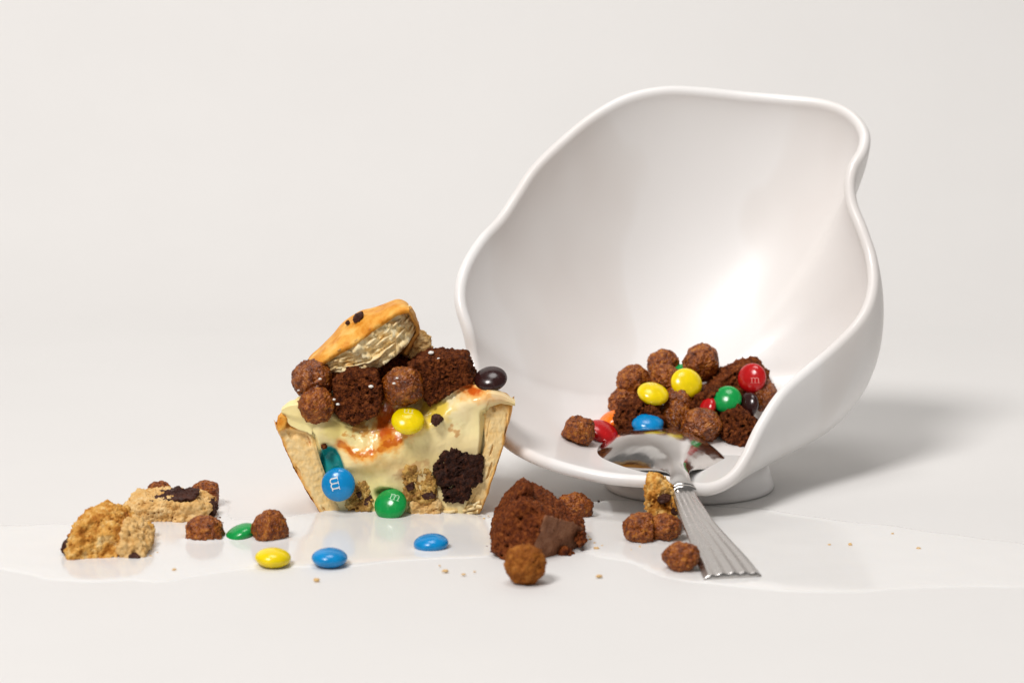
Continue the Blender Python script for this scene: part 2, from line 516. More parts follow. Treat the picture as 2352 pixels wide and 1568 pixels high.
def m_mesh(mat, size=1.0, keep=1.0, seed=0):
    n = 72
    us = np.linspace(-3, 3, n); vv = np.linspace(-2, 2, 56)
    U, Vv = np.meshgrid(us, vv)
    idx = -np.ones(U.shape, int)
    verts, faces = [], []
    cu = (U[:-1, :-1] + U[1:, 1:]) / 2; cv = (Vv[:-1, :-1] + Vv[1:, 1:]) / 2
    ok = in_m(cu, cv)
    if keep < 1:
        ns = noise(np.stack([cu.ravel() * 1.6, cv.ravel() * 1.6, np.full(cu.size, seed + .37)], 1)).reshape(cu.shape)
        ok &= ns < (keep - 0.5) * 1.2
    def vid(i, j):
        if idx[i, j] < 0:
            x, y = U[i, j] * size, Vv[i, j] * size
            s = 1 - (x * x + y * y) / 6.65 ** 2
            idx[i, j] = len(verts)
            verts.append((x, y, 3.45 * math.sqrt(max(s, 0)) ** 1.02 + 0.035))
        return idx[i, j]
    for i, j in zip(*np.nonzero(ok)):
        faces.append((vid(i, j), vid(i, j + 1), vid(i + 1, j + 1), vid(i + 1, j)))
    return new_mesh('printed_letter', verts, faces, mat)
def candy(pos, colr, label, group, normal=(0, 0, 1), roll=0.0, d=13.3, mark=None):
    base = np.asarray(pos, float)
    o = thing('candy', base, label, 'candy', group)
    q = Vector(normal).normalized().to_track_quat('Z', 'Y')
    o.rotation_euler = (q.to_matrix() @ Matrix.Rotation(roll, 3, 'Z')).to_euler()
    s = d / 13.3
    o.scale = (s, s, s)
    place('shell', CM[colr], (0, 0, 0), o)
    if mark:
        mm, size, off, rr, keep = mark
        me = m_mesh(M[mm], size, keep, len(bpy.data.objects) % 50)
        c = place('printed_letter', me, (0, 0, 0), o)
        # slide the print over the shell by tilting it about the centre
        c.rotation_euler = (0, 0, rr)
        if off != (0, 0):
            co = np.empty(len(me.vertices) * 3); me.vertices.foreach_get('co', co)
            co = co.reshape(-1, 3) / MM
            cr, sr = math.cos(rr), math.sin(rr)
            x = co[:, 0] * cr - co[:, 1] * sr + off[0]
            y = co[:, 0] * sr + co[:, 1] * cr + off[1]
            s2 = np.clip(1 - (x * x + y * y) / 6.65 ** 2, 0.001, 1)
            co = np.stack([x, y, 3.45 * np.sqrt(s2) ** 1.02 + 0.035], 1)
            me.vertices.foreach_set('co', (co * MM).ravel()); me.update()
            c.rotation_euler = (0, 0, 0)
    return o

# ------------------------------------------------------------------ chunks (cake, cookie)
def chunk_geo(poly, yc, depth, style, seed=1, sub=7, pexp=22, ftilt=0.12, fslope=0.0, extra=(), edge_tilt=0.0):
    """poly: photo outline; yc: depth of its middle; depth: thickness in mm"""
    P = np.array([W(x, y, yc) for x, y in poly])
    c = P.mean(0)
    L = P - c
    pl = []
    n = len(L)
    area = sum(L[i][0] * L[(i + 1) % n][2] - L[(i + 1) % n][0] * L[i][2] for i in range(n))
    for i in range(n):
        a, b = L[i], L[(i + 1) % n]
        e = b - a
        nn = np.array([e[2], 0, -e[0]]) * (1 if area > 0 else -1)
        ln = np.linalg.norm(nn)
        if ln < 0.5: continue
        nn /= ln
        h = float(nn @ a)
        if h < 0.6: h = 0.6
        nn = nn + np.array([0, edge_tilt, 0]); k = np.linalg.norm(nn)
        pl.append((nn / k, h / k))
    hf = depth / 2
    f = np.array([fslope, -1, ftilt]); f /= np.linalg.norm(f)
    pl.append((f, hf))
    bk = np.array([-fslope, 1, -ftilt * .5]); bk /= np.linalg.norm(bk)
    pl.append((bk, hf))
    for nn, h in extra:
        nn = np.array(nn, float); pl.append((nn / np.linalg.norm(nn), h))
    D, F = ico(sub)
    s = np.zeros(len(D))
    for nn, h in pl:
        s += np.maximum(D @ nn / h, 0) ** pexp
    r = s ** (-1 / pexp)
    V = D * r[:, None]
    return c, V, 0.85 * vnormals(V, F) + 0.15 * D, F
def vnormals(V, F):
    n = np.cross(V[F[:, 1]] - V[F[:, 0]], V[F[:, 2]] - V[F[:, 0]])
    o = np.zeros_like(V)
    for k in range(3):
        np.add.at(o, F[:, k], n)
    return o / (np.linalg.norm(o, axis=1)[:, None] + 1e-12)
def roughen(V, D, style, seed):
    if style in ('brownie', 'ragged'):
        k = 1.0 if style == 'brownie' else 1.35
        Wp = V + 0.8 * np.stack([noise(V, 0.5, seed + 50), noise(V, 0.5, seed + 51), noise(V, 0.5, seed + 52)], 1)
        f1, f2 = worley(Wp, 0.30, seed)
        g1, _ = worley(Wp, 0.75, seed + 4)
        bil = np.abs(noise(V, 0.45, seed + 6)) + 0.6 * np.abs(noise(V, 0.95, seed + 7)) + 0.4 * np.abs(noise(V, 1.9, seed + 8))
        d = (1.0 if k == 1 else 1.8) * fbm(V, 0.14, 3, seed) + 1.15 * k * (bil - 0.45)
        d = d - 2.3 * k * sstep(0.42, 0.10, f1) * sstep(-0.15, 0.2, noise(V, 0.2, seed + 3)) - 1.2 * sstep(0.38, 0.12, g1) * sstep(-0.15, 0.25, noise(V, 0.3, seed + 13))
    elif style == 'cookie':
        g1, _ = worley(V, 0.55, seed + 4)
        h1, _ = worley(V, 0.24, seed + 14)
        d = 1.3 * fbm(V, 0.14, 3, seed) + 0.75 * fbm(V, 0.6, 4, seed + 7, 0.65) + 1.8 * (0.5 - h1)
        d = d - 1.3 * sstep(0.38, 0.12, g1) * sstep(-0.2, 0.2, noise(V, 0.25, seed + 8))
    else:                                              # fine crumb
        g1, _ = worley(V, 0.7, seed + 4)
        d = 0.5 * fbm(V, 0.16, 3, seed) + 0.32 * fbm(V, 0.8, 4, seed + 7, 0.6)
        d = d - 0.6 * sstep(0.3, 0.1, g1) * sstep(0.0, 0.3, noise(V, 0.3, seed + 8))
    return V + D * d[:, None]
def chunk(name, poly, yc, depth, mat, style, root=None, base=None, seed=1, label=None, cat=None, group=None, **kw):
    c, V, D, F = chunk_geo(poly, yc, depth, style, seed, **kw)
    V = roughen(V, D, style, seed)
    if root is not None:
        return part(name, V + c, F, M[mat], root, base)
    o = part(name, V + c, F, M[mat], None, c)
    return tag(o, label, cat, group)

# ------------------------------------------------------------------ filled pie
PB = np.array([0.0, 0.0, 0.0])
pie = thing('filled_pie', PB, 'half of a small custard pie, its cut side showing cake chunks and candies', 'pie')
# shell
NT, NP = 160, 90
th = np.linspace(0, math.pi, NT)
zt_r, zt_l = W(1175, 922, 0)[2], W(640, 975, 0)[2]
xb = (W(737, 1176, 0)[0], W(1098, 1176, 0)[0]); xt = (W(634, 985, 0)[0], W(1176, 930, 0)[0])
cx_b, rb = (xb[0] + xb[1]) / 2, (xb[1] - xb[0]) / 2
cx_t, rt = (xt[0] + xt[1]) / 2, (xt[1] - xt[0]) / 2
WT_T, WT_B = 11.0, 9.5
def shell_pt(theta, s, ins):                          # s height 0..1, ins inset in mm
    zt = zt_r + (zt_l - zt_r) * theta / math.pi + 1.2 * np.sin(theta * 9) * np.sin(theta)
    bulge = 1.6 * math.sin(math.pi * min(s, 1))
    r = rb + (rt - rb) * s + bulge - ins
    cx = cx_b + (cx_t - cx_b) * s
    return np.array([cx + r * math.cos(theta), r * math.sin(theta), 0.3 + zt * s])
prof = [(s, 0.0) for s in np.linspace(0, 1, 44)]
prof += [(1 + 0.05 * math.sin(a), WT_T * (1 - math.cos(a)) / 2) for a in np.linspace(0, math.pi, 14)[1:]]
prof += [(s, WT_B + (WT_T - WT_B) * s) for s in np.linspace(0.97, 0.12, 24)]
V = np.array([shell_pt(t, s, i) for s, i in prof for t in th])
d = 0.7 * fbm(V, 0.11, 4, 5) + 0.25 * fbm(V, 0.6, 3, 9)
cdir = V - np.array([0, 0, 20.0]); cdir[:, 2] = 0
cdir /= np.linalg.norm(cdir, axis=1)[:, None] + 1e-6
V = V + cdir * d[:, None]
part('crust', V, grid_faces(len(prof), NT), M['crust'], pie, PB)
# base of the shell
nb = 24
V = [];
for f in np.linspace(0, 1, nb):
    for t in th:
        V.append((cx_b + (rb - 1) * f * math.cos(t), (rb - 1) * f * math.sin(t), 2.0 + 0.5 * math.sin(f * 20)))
part('base', V, grid_faces(nb, NT), M['crust_inner'], pie, PB)
# cut edges of the wall
pale, mid_c, gold, dark = np.array((0.92, 0.72, 0.38)), np.array((0.88, 0.56, 0.19)), np.array((0.80, 0.36, 0.035)), np.array((0.50, 0.19, 0.03))
def cut_edge(theta, seed, wp):
    nu, nv = 56, 120
    V, C = [], []
    sx = 1 if theta < 1 else -1
    us = np.linspace(0, 1, nu); ss = np.linspace(0, 1.02, nv)
    for s in ss:
        w = lerp_poly(wp, s)
        for u in us:
            p = shell_pt(theta, s, -0.9 + u * (w + 0.9))
            V.append((p[0], 0, p[2]))
    V = np.array(V)
    U = np.tile(us, nv); S = np.repeat(ss, nu)
    q = np.stack([U * 9, S * 1.6, np.zeros_like(U)], 1)
    lay = noise(q * [0.5, 2.2, 1], 1.0, seed) * 0.5 + noise(V * [1, 0, 1], 0.45, seed + 3) * 0.6 + noise(V * [1, 0, 1], 1.1, seed + 5) * 0.35
    lay += 0.35 * fbm(V, 0.5, 3, seed)
    hol = 0.8 * sstep(0.34, 0.6, noise(np.stack([U * 4.2, S * 5.0, np.zeros_like(U)], 1), 1.0, seed + 8))
    edge_round = 4.5 * sstep(0.09, 0.0, U) + 1.0 * sstep(0.9, 1.0, U) + 1.2 * sstep(0.95, 1.02, S)
    V[:, 1] = -0.6 - 0.5 * lay + 1.5 * hol + edge_round
    V[:, 0] += sx * 0.7 * fbm(V * [0, 0, 1] + [0, 0, seed], 0.11, 4, 5) * (1 - U)
    t1 = np.clip(1.25 - U / 0.17 + 0.55 * fbm(V, 0.3, 3, seed + 1), 0, 1)
    t2 = np.clip(0.5 + lay * 0.5, 0, 1)
    C = pale * t2[:, None] + mid_c * (1 - t2[:, None])
    C = C * (1 - t1[:, None]) + gold * t1[:, None]
    t3 = (sstep(0.90, 1.0, S + 0.05 * lay))[:, None]
    C = C * (1 - t3) + gold * t3
    C = C * (1 - 0.6 * hol[:, None]) + np.array((0.74, 0.50, 0.20)) * 0.6 * hol[:, None]
    part('cut_edge', V, grid_faces(nv, nu), M['pastry'], pie, PB, C=C)
cut_edge(0.0, 31, [(0, 9), (0.3, 7.5), (0.6, 7), (0.85, 10), (1.02, 15)])
cut_edge(math.pi, 57, [(0, 9), (0.3, 10.5), (0.7, 12.5), (1.02, 14.5)])
# loose flakes at the foot of the right wall
def flake(name, pts, y0f, y1f, mat, root, base, th=0.7, seed=0, nv=6):
    """a thin wavy sheet: front line through photo points, running back"""
    L = catmull([W(px, py, y0f) for px, py in pts], 40)
    B = catmull([W(px, py, y1f) for px, py in pts], 40)
    top = []
    for f in np.linspace(0, 1, nv):
        top.append(L * (1 - f) + B * f)
    top = np.concatenate(top)
    dz = 0.5 * fbm(top, 0.25, 3, seed)
    top[:, 2] += dz
    top[:40, 1] += 1.3 * fbm(L, 0.35, 3, seed + 3)
    bot = top - [0, 0, th]
    n = 40 * nv
    F = grid_faces(nv, 40)
    G = [tuple(x + n for x in f[::-1]) for f in F]
    F = F + G
    for k in range(39):
        F.append((k + 1, k, n + k, n + k + 1))
    V = np.vstack([top, bot])
    return part(name, V, F, M[mat], root, base)
flake('pastry_flake', [(1005, 1172), (1040, 1170), (1080, 1165), (1106, 1160)], -3.0, 6, 'flaky', pie, PB, 1.2, 2)
flake('pastry_flake', [(1020, 1164), (1050, 1162), (1085, 1156), (1102, 1148)], -1.8, 6, 'flaky', pie, PB, 1.2, 5)
flake('pastry_flake', [(1028, 1180), (1052, 1178), (1084, 1174), (1098, 1170)], -2.2, 6, 'flaky', pie, PB, 1.0, 8)

# custard: one continuous lump, front face and top
CT = [(648, 938), (662, 920), (690, 915), (725, 925), (770, 965), (820, 985), (870, 985), (915, 985), (960, 965), (1000, 935), (1040, 900), (1075, 882), (1110, 888), (1145, 896), (1170, 908), (1183, 921)]
CB = [(648, 950), (668, 975), (690, 985), (708, 990), (718, 1000), (724, 1050), (732, 1110), (745, 1150), (755, 1178), (900, 1184), (1078, 1180), (1096, 1150), (1108, 1080), (1116, 1000), (1118, 950), (1124, 932), (1150, 924), (1183, 930)]
nx, nfr, nbk = 300, 190, 60
pxs = np.linspace(648, 1183, nx)
topy = lerp_poly(CT, pxs); boty = lerp_poly(CB, pxs)
topy = np.convolve(np.pad(topy, 6, 'edge'), np.ones(13) / 13, 'valid')
PXg, PYg, V = [], [], []
for r in range(nfr):
    f = r / (nfr - 1)
    for i in range(nx):
        py = boty[i] + (topy[i] - boty[i]) * f
        p = W(pxs[i], py, 0)
        V.append((p[0], 0, p[2])); PXg.append(pxs[i]); PYg.append(py)
for r in range(1, nbk + 1):
    f = r / nbk
    for i in range(nx):
        p = W(pxs[i], topy[i], 0)
        lim = math.sqrt(max(40.0 ** 2 - (p[0]) ** 2, 1.0))
        rise = 15.0 * np.exp(-((pxs[i] - 880) / 130.0) ** 2) * min(1.0, 2.2 * f) / max(f, 1e-3)
        V.append((p[0] * (1 - 0.12 * f), f * lim, p[2] + rise * f - 1.0 * f * f))
        PXg.append(pxs[i]); PYg.append(topy[i] - 30 * f)
V = np.array(V); PXg = np.array(PXg); PYg = np.array(PYg)
nF = nfr * nx
row = np.arange(len(V)) // nx
fr = np.clip(row / (nfr - 1), 0, 1)
# front relief
hh = V.copy(); hh[:, 1] *= 0.3
rel = 1.7 * noise(hh, 0.07, 3) + 0.8 * noise(hh, 0.17, 6) + 0.10 * fbm(hh, 0.5, 3, 9)
stroke = np.sin((PXg * 0.55 + PYg * 1.0) / 17.0 + 2.5 * noise(hh, 0.05, 13))
rel += 0.35 * stroke
wallmask = sstep(700, 760, PXg) * sstep(1108, 1078, PXg)
under = np.maximum(sstep(12, 2, PXg - np.interp(PYg, [990, 1050, 1110, 1178], [716, 734, 744, 765])) * sstep(992, 1005, PYg), sstep(-12, -2, PXg - np.interp(PYg, [950, 1000, 1080, 1180], [1112, 1112, 1104, 1074])) * sstep(935, 950, PYg))
frontw = np.where(np.arange(len(V)) < nF, 1.0, np.clip(1 - (row - nfr) / 30.0, 0, 1))
toplip = sstep(0.80, 1.0, fr)
def g(px, py, rx, ry, rot=0.0):
    c, s = math.cos(rot), math.sin(rot)
    dx, dy = PXg - px, PYg - py
    return np.exp(-(((dx * c + dy * s) / rx) ** 2 + ((-dx * s + dy * c) / ry) ** 2))
dent = 3.6 * sstep(0.25, 0.75, g(762, 1066, 29, 48, -0.3)) + 3.0 * sstep(0.3, 0.8, g(893, 1138, 38, 22, 0.3))
dent += 3.0 * g(830, 1135, 45, 40)
bul_ = 2.5 * g(860, 1050, 60, 35) + 2.0 * g(760, 970, 60, 40) + 3.0 * g(1120, 915, 45, 22) + 1.5 * g(1040, 960, 50, 30)
V[:, 1] += frontw * (-1.6 + (-rel - bul_) * (0.45 + 0.55 * wallmask) + dent + 3.4 * under + 3.2 * toplip ** 2 - 1.5 * (1 - wallmask) * sstep(0.2, 0.5, fr))
V[:, 2] += np.where(np.arange(len(V)) >= nF, 0.8 * noise(V, 0.12, 4) + 0.3 * fbm(V, 0.4, 2, 8), 0.3 * rel * toplip)
# colour: custard with candy dye, caramel and cake stains
cw = 0.6 * fbm(hh, 0.22, 4, 17)
base_c = np.array((0.98, 0.815, 0.40))
C = base_c * (1 + 0.05 * noise(hh, 0.1, 2)[:, None]) + np.array((0, 0, 0.08)) * noise(hh, 0.06, 25)[:, None]
def stain(mask, c, soft=True):
    global C
    mk = np.clip(mask, 0, 1)[:, None]
    C = C * (1 - mk) + np.array(c) * mk
n1 = fbm(hh, 0.35, 4, 31); n2 = fbm(hh, 0.16, 3, 35)
RAWN = n1.copy()
stain(0.7 * g(865, 1062, 75, 30, 0.1) + 0.3 * n2 * g(865, 1062, 90, 45), (0.90, 0.60, 0.22))
stain(0.4 * g(1000, 1060, 60, 30), (0.92, 0.74, 0.24))
stain(0.85 * sstep(0.25, 0.9, g(1000, 948, 55, 30, -0.5) + 0.3 * n1 * sstep(0.02, 0.3, g(1000, 948, 55, 30, -0.5))), (0.85, 0.60, 0.02))
stain(0.5 * sstep(0.2, 0.9, g(770, 985, 45, 30) + 0.3 * n2), (0.80, 0.66, 0.12))
stain(0.8 * g(1140, 910, 55, 18), (0.88, 0.62, 0.36))
stain(0.8 * sstep(0.15, 0.8, g(1085, 898, 52, 22, 0.2) + 0.3 * n1 * sstep(0.02, 0.3, g(1085, 898, 52, 22, 0.2))), (0.88, 0.38, 0.05))
stain(0.95 * sstep(0.35, 0.85, g(1078, 895, 42, 15, 0.2) + 0.4 * n1 * sstep(0.02, 0.3, g(1078, 895, 42, 15, 0.2))), (0.60, 0.09, 0.004))
stain(0.7 * sstep(0.15, 0.8, g(890, 990, 50, 48) + 0.4 * n1 * sstep(0.02, 0.3, g(890, 990, 50, 48))), (0.90, 0.40, 0.03))
stain(0.95 * sstep(0.25, 0.85, g(888, 988, 27, 32) + 0.5 * n1 * sstep(0.02, 0.3, g(888, 988, 27, 32))), (0.62, 0.10, 0.003))
for (px, py, rx, ry, ro) in ((790, 1022, 16, 7, 0.5), (815, 1037, 20, 7, 0.5), (845, 1038, 20, 8, -0.3), (872, 1028, 22, 7, -0.3), (905, 1012, 24, 8, -0.3)):
    stain(0.55 * sstep(0.1, 0.8, g(px, py, rx * 1.7, ry * 2.0, ro) + 0.35 * n1 * sstep(0.02, 0.3, g(px, py, rx * 1.7, ry * 2.0, ro))), (0.90, 0.36, 0.03))
    stain(0.9 * sstep(0.35, 0.85, g(px, py, rx * 1.1, ry * 1.1, ro) + 0.75 * n1 * sstep(0.02, 0.3, g(px, py, rx * 1.1, ry * 1.1, ro))), (0.58, 0.12, 0.005))
stain(0.8 * sstep(0.40, 0.75, g(824, 988, 36, 20) + 0.8 * n1 * sstep(0.02, 0.3, g(824, 988, 36, 20)) - 0.1), (0.62, 0.26, 0.03))
stain(0.7 * sstep(0.45, 0.8, g(1048, 992, 22, 20) + 0.8 * n1 * sstep(0.02, 0.3, g(1048, 992, 22, 20)) - 0.15), (0.56, 0.24, 0.05))
stain(0.6 * sstep(0.3, 0.8, g(950, 1075, 45, 16, -0.4) + 0.5 * n1 * sstep(0.02, 0.3, g(950, 1075, 45, 16, -0.4))), (0.55, 0.26, 0.10))
stain(0.55 * g(955, 1100, 50, 40), (0.50, 0.34, 0.17))
stain(0.45 * g(1055, 1050, 55, 35), (0.30, 0.17, 0.11))
stain(0.5 * g(1050, 1140, 55, 35), (0.55, 0.42, 0.26))
stain(sstep(0.34, 0.50, g(762, 1066, 29, 48, -0.3) + 0.05 * n1 * sstep(0.02, 0.3, g(762, 1066, 29, 48, -0.3))), (0.012, 0.30, 0.30))
stain(0.95 * sstep(0.40, 0.62, g(895, 1140, 40, 20, 0.3)), (0.02, 0.16, 0.02))
stain(0.5 * g(895, 1140, 60, 34, 0.3), (0.50, 0.60, 0.20))
stain(0.8 * sstep(1174, 1186, PYg + 5 * n1) * sstep(740, 790, PXg), (0.80, 0.78, 0.70))
part('custard', V, grid_faces(nfr + nbk, nx), M['custard'], pie, PB, C=np.clip(C, 0.003, 0.95))

# cake and cookie pieces set in the custard
chunk('brownie_piece', [(996, 1062), (1014, 1034), (1050, 1020), (1112, 1042), (1110, 1100), (1066, 1114), (1012, 1100)], 4.8, 16, 'brownie_dark', 'cookie', pie, PB, seed=3, sub=6)
chunk('brownie_piece', [(1018, 1118), (1050, 1108), (1082, 1120), (1076, 1142), (1045, 1150), (1022, 1142)], 2.0, 13, 'brownie_dark', 'ragged', pie, PB, seed=8, sub=6)
chunk('cookie_piece', [(925, 1075), (950, 1062), (985, 1070), (1005, 1100), (1000, 1140), (960, 1150), (930, 1128)], 5, 15, 'cookie_soaked', 'ragged', pie, PB, seed=14, sub=6)
chunk('cookie_piece', [(940, 1150), (985, 1135), (1015, 1142), (1010, 1168), (975, 1180), (945, 1176)], 3.5, 14, 'cookie_pale', 'cookie', pie, PB, seed=19, sub=6)
chunk('cookie_piece', [(790, 1120), (815, 1098), (845, 1105), (862, 1128), (850, 1160), (800, 1168)], 6, 13, 'cookie_soaked', 'ragged', pie, PB, seed=25, sub=6)
chunk('chocolate_bit', [(838, 1140), (852, 1132), (858, 1142), (845, 1158), (834, 1155)], 1.5, 6, 'chocolate', 'fine', pie, PB, seed=2, sub=5)
chunk('chocolate_bit', [(818, 1130), (830, 1122), (834, 1134), (824, 1142)], 1.0, 6, 'chocolate', 'fine', pie, PB, seed=5, sub=5)
chunk('chocolate_bit', [(932, 1112), (948, 1106), (952, 1118), (938, 1126)], -1.5, 6, 'chocolate', 'fine', pie, PB, seed=6, sub=5)
chunk('chocolate_bit', [(970, 1134), (995, 1126), (1000, 1138), (978, 1144)], -1.5, 6, 'chocolate', 'fine', pie, PB, seed=7, sub=5)
chunk('chocolate_bit', [(992, 958), (1004, 954), (1014, 962), (1002, 974), (993, 968)], -2.5, 5, 'chocolate', 'cookie', pie, PB, seed=9, sub=5)
chunk('chocolate_bit', [(738, 1020), (750, 1018), (752, 1028), (742, 1030)], -1.8, 4, 'brownie', 'fine', pie, PB, seed=10, sub=5)
chunk('rim_flake', [(638, 970), (642, 955), (652, 946), (662, 958), (655, 980), (640, 986)], 2, 9, 'crust', 'fine', pie, PB, seed=4, sub=5)

# ------------------------------------------------------------------ pastry lid resting on top
LB = W(820, 830, 20)
lid = thing('pastry_lid', LB, 'broken golden puff pastry lid with pale flaky layers leaning on the pie', 'pastry')
SIL = [(704, 843), (709, 825), (731, 803), (759, 777), (786, 745), (823, 719), (863, 708), (896, 694), (915, 690), (933, 696), (941, 708)]
EDG = [(722, 846), (730, 838), (748, 824), (778, 804), (812, 786), (842, 764), (868, 744), (886, 731), (905, 718), (924, 712), (940, 711)]
LOW = [(735, 852), (752, 852), (775, 854), (810, 858), (850, 856), (882, 840), (905, 822), (926, 806), (944, 786), (956, 766), (962, 750)]
nu = 90
fr0 = catmull([W(x, y, 7) for x, y in EDG], nu)
sil = catmull([W(x, y, 24) for x, y in SIL], nu)
low = catmull([W(x, y, 9) for x, y in LOW], nu)
bk = sil + (sil - fr0) * [0.3, 0.0, 0.0] + [0, 18, -13]
rows = []
rows.append(fr0 + [0.3, 1.6, -1.8])
rows.append(fr0 + [0, 0.2, -1.3])
for f in np.linspace(0, 1, 26):
    bl = fr0 * (1 - f) + sil * f
    bl = bl + np.array([-0.35, -0.5, 0.6]) * (4.2 * math.sin(math.pi * f) ** 0.8)[..., None] if False else bl + np.array([0, -3.0, 1.2]) * math.sin(math.pi * f)
    rows.append(bl)
for f in np.linspace(0, 1, 14)[1:]:
    rows.append(sil * (1 - f) + bk * f + np.array([0, 2, 4]) * math.sin(math.pi * f))
V = np.concatenate(rows)
V[:, 1] -= 0.9 * noise(V, 0.11, 8) + 0.3 * fbm(V, 0.4, 3, 4)
V[:, 2] += 0.5 * noise(V, 0.13, 18)
V[:nu, 1] += 0.7 * fbm(V[:nu], 0.5, 3, 3); V[nu:3 * nu, 2] += 0.4 * fbm(V[nu:3 * nu], 0.5, 3, 6)
part('crust_top', V, grid_faces(len(rows), nu), M['crust'], lid, LB)
NL = 8
rl = np.random.RandomState(5)
for k in range(NL):
    f = (k + 0.5) / NL + rl.uniform(-0.02, 0.02)
    u0, u1 = (0.0, 1.0) if k % 3 == 0 else (rl.uniform(0, 0.3), rl.uniform(0.6, 1.0))
    tt = np.linspace(u0, u1, nu)
    src = np.linspace(0, 1, nu)
    pick = lambda a: np.stack([np.interp(tt, src, a[:, q]) for q in range(3)], 1)
    frk, lok, sik = pick(fr0), pick(low), pick(sil)
    ln = frk * (1 - f) + lok * f
    ln[:, 1] += 0.6 + rl.uniform(0, 2.0)
    one = np.ones(nu)
    ln[:, 1] += 2.6 * noise(np.stack([tt * 6, k * 1.7 * one, 0 * one], 1), 1, 3) + 1.8 * noise(np.stack([tt * 22, k * 3.7 * one, 0 * one], 1), 1, 5)
    wav = 1.3 * noise(np.stack([tt * 3.5, k * 0.45 * one, 0 * one], 1), 1, 7) + 0.3 * noise(np.stack([tt * 14, k * 1.9 * one, 0 * one], 1), 1, 9)
    wav *= np.clip(np.minimum(f, 1 - f) * 5, 0.15, 1)
    ln[:, 2] += wav
    ln[:, 0] -= wav * 0.5
    ln[:, 1] += 8.0 * sstep(0.70, 0.95, tt) * (1 - 0.4 * f)      # hollow towards the broken right end
    ends = (sstep(0.0, 0.12, src) * sstep(1.0, 0.88, src))
    ln[:, 1] += 3.0 * (1 - ends)
    back = ln + (sik - frk) * 0.8 + [0, 0, -3.5]
    rws = [ln * (1 - a) + back * a for a in np.linspace(0, 1, 7)]
    top = np.concatenate(rws)
    top[:, 2] += 0.35 * fbm(top * [1, 0.5, 1], 0.3, 3, k)
    thick = rl.uniform(0.5, 1.3)
    bot = top - [-0.2, 0, thick]
    n = len(top)
    F = grid_faces(7, nu)
    F = F + [tuple(x + n for x in q[::-1]) for q in F] + [(j + 1, j, n + j, n + j + 1) for j in range(nu - 1)] + [(j * nu + nu - 1, n + j * nu + nu - 1, n + (j + 1) * nu + nu - 1, (j + 1) * nu + nu - 1) for j in range(6)]
    part('flaky_layer', np.vstack([top, bot]), F, M['flaky'], lid, LB)
# toasted inside behind the layers
rows = [fr0 * (1 - f) + low * f + [-0.6, 2.4 + 1.0 * math.sin(math.pi * f), 0] for f in np.linspace(0, 1, 14)]
rows.append(low + [-3, 26, -1])
V = np.concatenate(rows)
V[:, 1] += -1.0 + 3.4 * fbm(V * [0.7, 1, 1.6], 0.22, 4, 5, 0.6) + 9.0 * np.tile(sstep(0.72, 0.95, np.linspace(0, 1, nu)), len(rows))
part('pastry_core', V, grid_faces(len(rows), nu), M['flaky'], lid, LB)
# right broken side of the lid
rt_ = [W(938, 709, 8), W(948, 726, 11), W(958, 742, 14), W(962, 756, 16), W(956, 775, 17), W(944, 792, 17), W(934, 815, 18)]
rt2 = [W(930, 700, 24), W(936, 720, 26), W(938, 742, 28), W(938, 760, 28), W(930, 780, 28), W(922, 800, 28), W(915, 820, 28)]
a_, b_ = catmull(rt_, 40), catmull(rt2, 40)
V = np.concatenate([a_ * (1 - f) + b_ * f + [2.0 * math.sin(math.pi * f), 0, 0] for f in np.linspace(0, 1, 16)])
V[:, 0] += 0.7 * fbm(V, 0.25, 3, 2)
ob = part('crust_side', V, grid_faces(16, 40), M['crust_inner'], lid, LB)
ob.modifiers.new('thickness', 'SOLIDIFY').thickness = 0.0012
c_, V, D, F = chunk_geo([(811, 733), (818, 722), (831, 719), (832, 726), (824, 737), (814, 740)], 15.5, 4.0, 'fine', sub=5)
part('chocolate_smear', roughen(V, D, 'fine', 4) + c_, F, M['chocolate'], lid, LB)
c_, V, D, F = chunk_geo([(793, 742), (800, 735), (803, 740), (796, 746)], 17.5, 3.0, 'fine', sub=4)
part('chocolate_smear', roughen(V, D, 'fine', 4) * 0.7 + c_, F, M['chocolate'], lid, LB)

# ------------------------------------------------------------------ toppings of the pie
puff(W(718, 872, 9), 48 * .176, 'glossy dark cocoa puff at the upper left of the pie topping', 'cereal puffs on the pie', 'w')
puff(W(726, 931, -1), 45 * .175, 'cocoa puff hanging over the left front of the pie', 'cereal puffs on the pie', 'n')
puff(W(926, 886, 1), 47 * .175, 'glossy cocoa puff in the middle of the pie topping above the yellow candy', 'cereal puffs on the pie', 'w')
puff(W(750, 858, 18), 40 * .176, 'cocoa puff tucked under the left end of the pastry lid', 'cereal puffs on the pie', 'n')
chunk('brownie_chunk', [(768, 866), (798, 847), (868, 850), (881, 900), (868, 945), (820, 966), (772, 945)], 6, 17, 'brownie', 'brownie', seed=4, label='square dark brownie chunk between the cocoa puffs on the pie', cat='brownie', group='brownie chunks', fslope=-0.1)
chunk('brownie_chunk', [(938, 832), (985, 808), (1072, 813), (1093, 866), (1040, 893), (990, 920), (950, 880)], 11, 22, 'brownie', 'brownie', seed=12, label='dark brownie chunk with salt flakes at the upper right of the pie', cat='brownie', group='brownie chunks', ftilt=0.0)
chunk('brownie_chunk', [(850, 880), (856, 838), (900, 815), (950, 825), (960, 880), (920, 915), (870, 915)], 26, 16, 'brownie', 'brownie', seed=15, sub=6, label='added brownie filler for the dark inside of the pastry lid behind the middle puff', cat='brownie', group='brownie chunks')  # added to fill the gap where the dark inside of the lid belongs
chunk('cookie_chunk', [(940, 812), (948, 785), (965, 764), (982, 778), (990, 800), (992, 825), (955, 835)], 25, 12, 'cookie_pale', 'cookie', seed=6, sub=6, label='pale cookie bit behind the brownie and the pastry lid', cat='cookie', group='cookie chunks')
